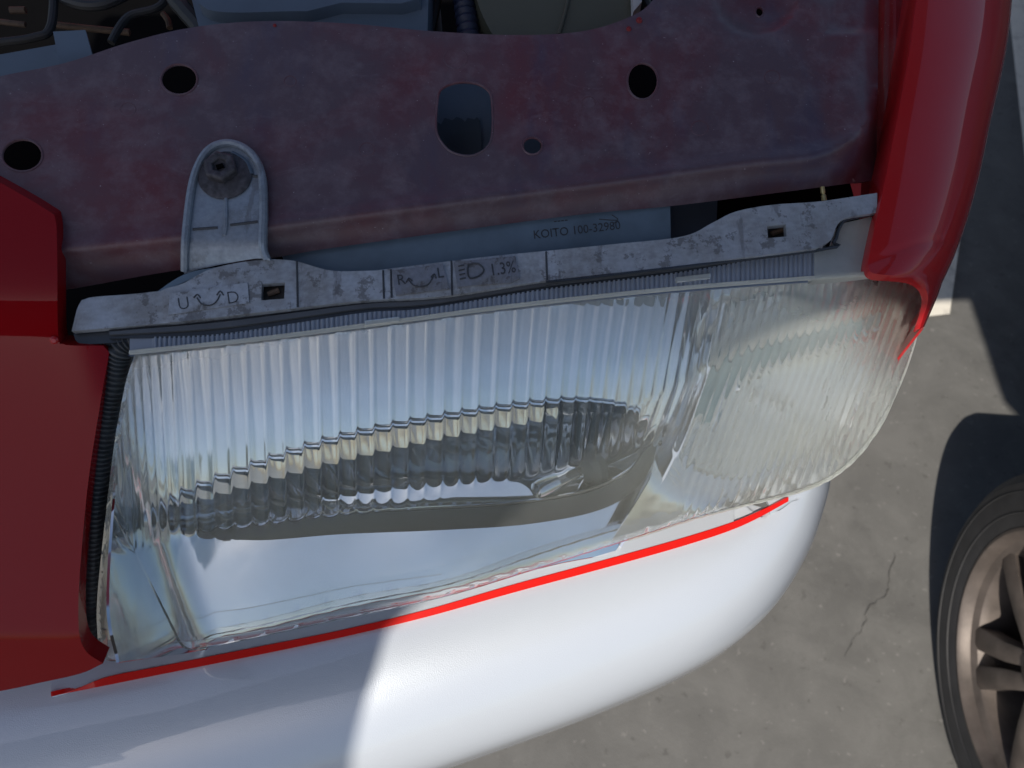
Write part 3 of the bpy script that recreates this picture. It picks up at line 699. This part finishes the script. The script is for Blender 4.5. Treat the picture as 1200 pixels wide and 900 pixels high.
for i in range(NS):
    t = i/8; s0 = Bz(zS)(*cr(sta, t)); s1 = Bz(zS-bumper_drop*.9)(*cr(sil, t)); d = Vector((s1.x-s0.x, s1.y-s0.y, 0))
    dn = d.normalized()
    vs.append(s0-dn*.03+Vector((0, 0, .002))); vs.append(s0-dn*.010+Vector((0, 0, .001)))
    for k in range(NP+1):
        f = k/NP*math.pi/2
        vs.append(s0+d*math.sin(f)+Vector((0, 0, -bumper_drop*(1-math.cos(f)))))
    e = s0+d
    for q, (o_, z_) in enumerate(((0, -.10), (-.006, -.16), (-.02, -.25), (-.05, -.34), (-.10, -.38))):
        vs.append(e+dn*o_+Vector((0, 0, z_)))
row = 2+NP+1+5
fs = [(i*row+j, (i+1)*row+j, (i+1)*row+j+1, i*row+j+1) for i in range(NS-1) for j in range(row-1)]
V, F = shell(vs, fs, .003)
bump = link('bumper', V, F, M['white'], car, 60, label='pearl white bumper')
# red stripe on a ledge above the bumper
zst = zS+.0065
vs = []; xs = list(range(60, 921, 8))+[924]
for x in xs:
    a = Bz(zst+.0015)(x, stripeTop(x)+1.5); b = Bz(zst)(x, stripeBot(x)); vs += [a, b]
V, F = shell(vs, [(2*i, 2*i+2, 2*i+3, 2*i+1) for i in range(len(xs)-1)], .003); link('red_stripe', V, F, M['stripe'], bump, 30)
# white ledge between lens and stripe
vs = []
xs = [x for x in xs if x < 868]
for x in xs:
    a = Bz(zst-.001)(x, stripeTop(x)-26); b = Bz(zst+.0005)(x, stripeTop(x)+1); vs += [a, b]
V, F = shell(vs, [(2*i, 2*i+2, 2*i+3, 2*i+1) for i in range(len(xs)-1)], .003); link('bumper_ledge', V, F, M['white'], bump, 30)

# ================================================================== fender at the right
sta_f = [(1098, -150, 1182, -150, 0), (1084, -60, 1181, -60, 0), (1074, 10, 1176, 10, 0), (1064, 80, 1168, 80, 0), (1048, 165, 1150, 160, 0), (1036, 225, 1136, 225, 0), (1026, 270, 1122, 275, 0), (1020, 300, 1110, 308, 0), (1019, 313, 1106, 318, 0),
         (1024, 320, 1103, 324, .06), (1046, 322, 1100, 331, .33), (1067, 325, 1096, 340, .6), (1080, 333, 1093, 349, .74), (1086, 345, 1090, 357, .82), (1085, 360, 1086, 366, .88), (1077, 384, 1078, 386, .95)]
inn = [q[:2] for q in sta_f]; out = [q[2:4] for q in sta_f]; ff = [(q[4], 0) for q in sta_f]
n = len(inn); vs = []; NS = (n-1)*6+1; NP = 22
FZ = U.off(.016); zc0 = FZ(1019, 316).z
for i in range(NS):
    t = i/6; f0 = min(1.5, math.asin(min(.995, max(0, cr(ff, t)[0])))); pi_ = cr(inn, t)
    zt = FZ(*pi_).z if t <= 8 else zc0
    if t > 7 and t <= 8: zt = zt*(8-t)+zc0*(t-7)
    hz_ = lambda f: -.058*(1-math.cos(f))+.005*math.sin(2*f)
    a = Bz(zt+hz_(f0))(*pi_)
    b = Bz(zt-.055)(*cr(out, t)); d = Vector((b.x-a.x, b.y-a.y, 0)); dn = d.normalized() if d.length > 1e-6 else Vector((1, 0, 0))
    lip = .030 if t < 5 else max(.004, .030-.026*(t-5)/3)
    vs.append(a-dn*.0005+Vector((0, 0, -lip))); vs.append(a-dn*.0005+Vector((0, 0, -.002)))
    vs.append(a+Vector((0, 0, -.0004)))
    for k in range(1, NP+1):
        f = f0+k/NP*(math.pi/2-f0)
        p = a+d*((math.sin(f)-math.sin(f0))/(1-math.sin(f0))); p.z = zt+hz_(f); vs.append(p)
    for o_, z_ in ((.003, -.06), (.008, -.13), (.008, -.24), (-.004, -.36), (-.012, -.37)):
        if t > 8: o_ = 0
        q = a+d+dn*o_; q.z = zt-.058+z_*(1 if t <= 8 else max(.15, (15-t)/7)); vs.append(q)
row = 3+NP+5
fs = [(i*row+j, (i+1)*row+j, (i+1)*row+j+1, i*row+j+1) for i in range(NS-1) for j in range(row-1)]
V, F = shell(vs, fs, .0015); fend = link('front_fender', V, F, M['red'], car, 50, label='glossy red fender right of the engine bay')
# paint scratches
for p in ([(1112, 238), (1104, 270)], [(1150, 40), (1146, 62)], [(1134, 120), (1133, 130)]):
    pass

# ---- raised bonnet, out of the frame
vs = []
for y, z in [(1.50, 1.15), (1.72, 1.40), (1.92, 1.66), (2.10, 1.90)]:
    for k in range(9):
        f = k/8; vs.append(Vector((.42-1.4*f, y-.04*math.sin(math.pi*f), z+.05*math.sin(math.pi*f))))
V, F = shell(vs, [(i*9+j, i*9+j+1, (i+1)*9+j+1, (i+1)*9+j) for i in range(3) for j in range(8)], .012)
link('bonnet', V, F, M['red'], car, 50, label='raised red bonnet')
# ---- added blocker out of view, outlined so its shadow lands on lamp and bumper
CZ = 2.7
shade = [((380, 1500), Bz(zS-.07)), ((405, 1050), Bz(zS-.07)), ((415, 930), Bz(zS-.07)), ((440, 800), Bz(zS-.015)), ((447, 745), Bz(zS)), ((560, 640), L), ((740, 480), L), ((900, 390), L), ((1030, 352), L), ((1092, 376), Bz(zS+.0)),
         ((1136, 352), GZ), ((1175, 470), GZ), ((1330, 640), GZ), ((1600, 300), GZ), ((1350, -300), GZ), ((300, -300), U), ((-700, -300), U), ((-900, 400), U), ((-1300, 1500), Bz(zS-.07))]
blocker_pts = []
for (p, pl_) in shade:
    q = pl_(*p); blocker_pts.append(q+S*((CZ-q.z)/S.z))
V, F = prism(blocker_pts, Vector((0, 0, .02)))
o = link('shade_blocker', V, F, plain('blocker_grey', (.13, .14, .15, 1), .8), smooth=0, kind='structure')

# ================================================================== neighbouring car
th = R(20); ax_f = Vector((math.sin(th), math.cos(th), 0)); nw = Vector((-math.cos(th), math.sin(th), 0))
WR = .295
wc = Bz(WR)(1211, 790)
nb = thing('parked_car', 'dark car parked alongside, its dusty alloy wheel showing at the lower right', 'car', (wc.x-nw.x*.7, wc.y-nw.y*.7, 0))
wh = bpy.data.objects.new('wheel', None); sc.collection.objects.link(wh); wh.location = wc; wh.parent = nb; wh.matrix_parent_inverse = Matrix.Translation(nb.location).inverted()
bn, bf = nw, ax_f                      # the front wheel is steered a little away from the body's own line
nw = Vector((-math.cos(.09), math.sin(.09), 0)); ax_f = Vector((math.sin(.09), math.cos(.09), 0))
a = WR
tp = [(a-.098, -.015), (a-.094, .000), (a-.085, .004), (a-.05, .010), (a-.022, .006), (a-.006, -.008), (a, -.022), (a+.001, -.09), (a, -.16), (a-.01, -.178), (a-.09, -.18)]
V, F = lathe(tp, wc, nw, 96); link('tyre', V, F, M['tyre'], wh, 30)
for rr, hh in ((a-.035, .0085), (a-.066, .0085)):
    V, F = lathe([(rr+.0012, hh-.001), (rr, hh+.0012), (rr-.0012, hh-.001)], wc, nw, 96); link('sidewall_ring', V, F, M['tyre'], wh)
rp = [(a-.086, -.002), (a-.088, .005), (a-.093, .006), (a-.097, .001), (a-.101, -.012), (a-.112, -.018), (a-.118, -.03), (a-.118, -.15)]
V, F = lathe(rp, wc, nw, 96); link('rim', V, F, M['rim'], wh, 30)
V, F = lathe([(a-.118, -.13), (.01, -.13)], wc, nw, 48); link('brake_shadow', V, F, M['void'], wh)
V, F = lathe([(.052, -.03), (.050, -.012), (.035, -.006), (.001, -.005)], wc, nw, 40); link('hub', V, F, M['rim'], wh)
fwd = ax_f; 
u0 = -(Vector((0, 0, 1)))
for k in range(5):
    for sgn in (-1, 1):
        base = k*2*math.pi/5+.33
        def pt(r_, off, hh, k=k):
            dr = u0*math.cos(base)+fwd*math.sin(base); pe = -u0*math.sin(base)+fwd*math.cos(base)
            return wc+dr*r_+pe*off+nw*hh
        wd0, wd1 = .012, .0185; c0, c1 = .017*sgn, .034*sgn
        rs = [(.040, c0, -.010), (.09, c0+.003*sgn, -.008), (.13, c0+.008*sgn, -.010), (a-.108, c1-.002*sgn, -.016)]
        vs = []
        for r_, cc, hh in rs:
            ww = wd0+(wd1-wd0)*(r_-.04)/.13
            for off, dh in ((-ww, -.030), (-ww, -.003), (-ww*.6, 0), (ww*.6, 0), (ww, -.003), (ww, -.030)): vs.append(pt(r_, cc+off, hh+dh))
        fs = [(i*6+j, i*6+(j+1) % 6, (i+1)*6+(j+1) % 6, (i+1)*6+j) for i in range(3) for j in range(6)]+[(5, 4, 3, 2, 1, 0), (18, 19, 20, 21, 22, 23)]
        link('spoke', vs, fs, M['rim'], wh, 30)
V, F = lathe([(.001, .002), (.012, .001), (.014, -.004)], wc+u0*.0, nw, 20); link('centre_cap', V, F, M['black'], wh)
V, F = lathe([(.004, .002), (.003, .012), (.001, .013)], wc+u0*.10+fwd*-.13+nw*-.03, nw, 10); link('valve', V, F, M['rubber'], wh)
nw, ax_f = bn, bf
# body: side profile in (along, up), arches cut, tumblehome by rows
def body_side():
    pts = []
    P = [(-.60, .32), (-.64, .55), (-.58, .72), (-.40, .86), (.10, .95), (.55, 1.02), (.95, 1.38), (1.4, 1.47), (2.2, 1.45), (2.8, 1.30), (3.15, 1.0), (3.25, .6), (3.2, .34)]
    pts += P
    # sill and arches back to the front
    def arch(cx, r_): return [(cx+r_*math.cos(q), WR+r_*math.sin(q)) for q in (math.pi*j/12 for j in range(13))]
    pts += [(2.93, .22)]+arch(2.52, .34)+[(2.14, .20), (.42, .20)]+arch(0, .34)+[(-.42, .24)]
    return pts
bs = body_side(); org = Vector((wc.x, wc.y, 0))-nw*.10
def bw(al, up, depth): return org+ax_f*al+Vector((0, 0, up))-nw*depth
from mathutils.geometry import tessellate_polygon
tri = tessellate_polygon([[Vector((x, y, 0)) for x, y in bs]])
ins = lambda up: .0 if up < .55 else .04+.22*max(0, up-.95)
m_ = len(bs)
V = [bw(x, y, ins(y)-.012) for x, y in bs]+[bw(x, y, 1.55-ins(y)) for x, y in bs]
F = [tuple(t) for t in tri]+[tuple(i+m_ for i in reversed(t)) for t in tri]+[(i, (i+1) % m_, (i+1) % m_+m_, i+m_) for i in range(m_)]
link('body', V, F, M['dark_car'], nb, 30)
wp = [(.70, 1.05), (1.02, 1.33), (1.42, 1.41), (1.42, 1.05)]; wp2 = [(1.48, 1.05), (1.48, 1.41), (2.2, 1.39), (2.7, 1.24), (2.9, 1.05)]
for wpp in (wp, wp2):
    V, F = prism([bw(x, y, ins(y)-.020) for x, y in wpp], -nw*.01); link('side_window', V, F, M['glass_dark'], nb, 0)

# ================================================================== marks on the ground
def strip(name, a, b, width, z, mat, label):
    d = (b-a).normalized(); s_ = Vector((-d.y, d.x, 0))*width/2
    V = [a-s_, a+s_, b+s_, b-s_]; V = [Vector((v.x, v.y, z)) for v in V]
    o = link(name, V, [(0, 1, 2, 3)], mat, smooth=0, kind='structure'); return o
q1 = GZ(1094, 371); q2 = GZ(1112, 369); sd = (q1-q2).normalized()
dr = (GZ(1127, 262)-GZ(1112, 369)).normalized()
V = [q2, q2+sd*.30, q2+sd*.30+dr*2.2, q2+dr*2.2]; link('painted_bay_line', [Vector((v.x, v.y, .004)) for v in V], [(0, 1, 2, 3)], M['line'], smooth=0, kind='structure')
a1 = GZ(1180, 0); a2 = GZ(1203, 215); dd = (a1-a2); rt2 = Vector((dd.y, -dd.x, 0)).normalized()
V = [a2-dd*.3, a1+dd*1.5, a1+dd*1.5+rt2*.22, a2-dd*.3+rt2*.22]; link('painted_kerb_line', [Vector((v.x, v.y, .004)) for v in V], [(0, 1, 2, 3)], M['line'], smooth=0, kind='structure')
cp = curve([(1048, 650), (1044, 672), (1040, 690), (1030, 705), (1017, 712), (1014, 728), (1004, 745), (996, 752), (992, 770)], 5)
w3 = [GZ(p[0]+random.uniform(-3, 3), p[1]+random.uniform(-1.5, 1.5)) for p in cp]
vs = []
for i, p in enumerate(w3):
    t = (w3[min(i+1, len(w3)-1)]-w3[max(i-1, 0)]).normalized(); s_ = Vector((-t.y, t.x, 0))*random.uniform(.0002, .0009)
    vs += [p+s_+Vector((0, 0, .004)), p-s_+Vector((0, 0, .004))]
link('ground_crack', vs, [(2*i, 2*i+1, 2*i+3, 2*i+2) for i in range(len(w3)-1)], M['crack'], smooth=0, kind='structure')
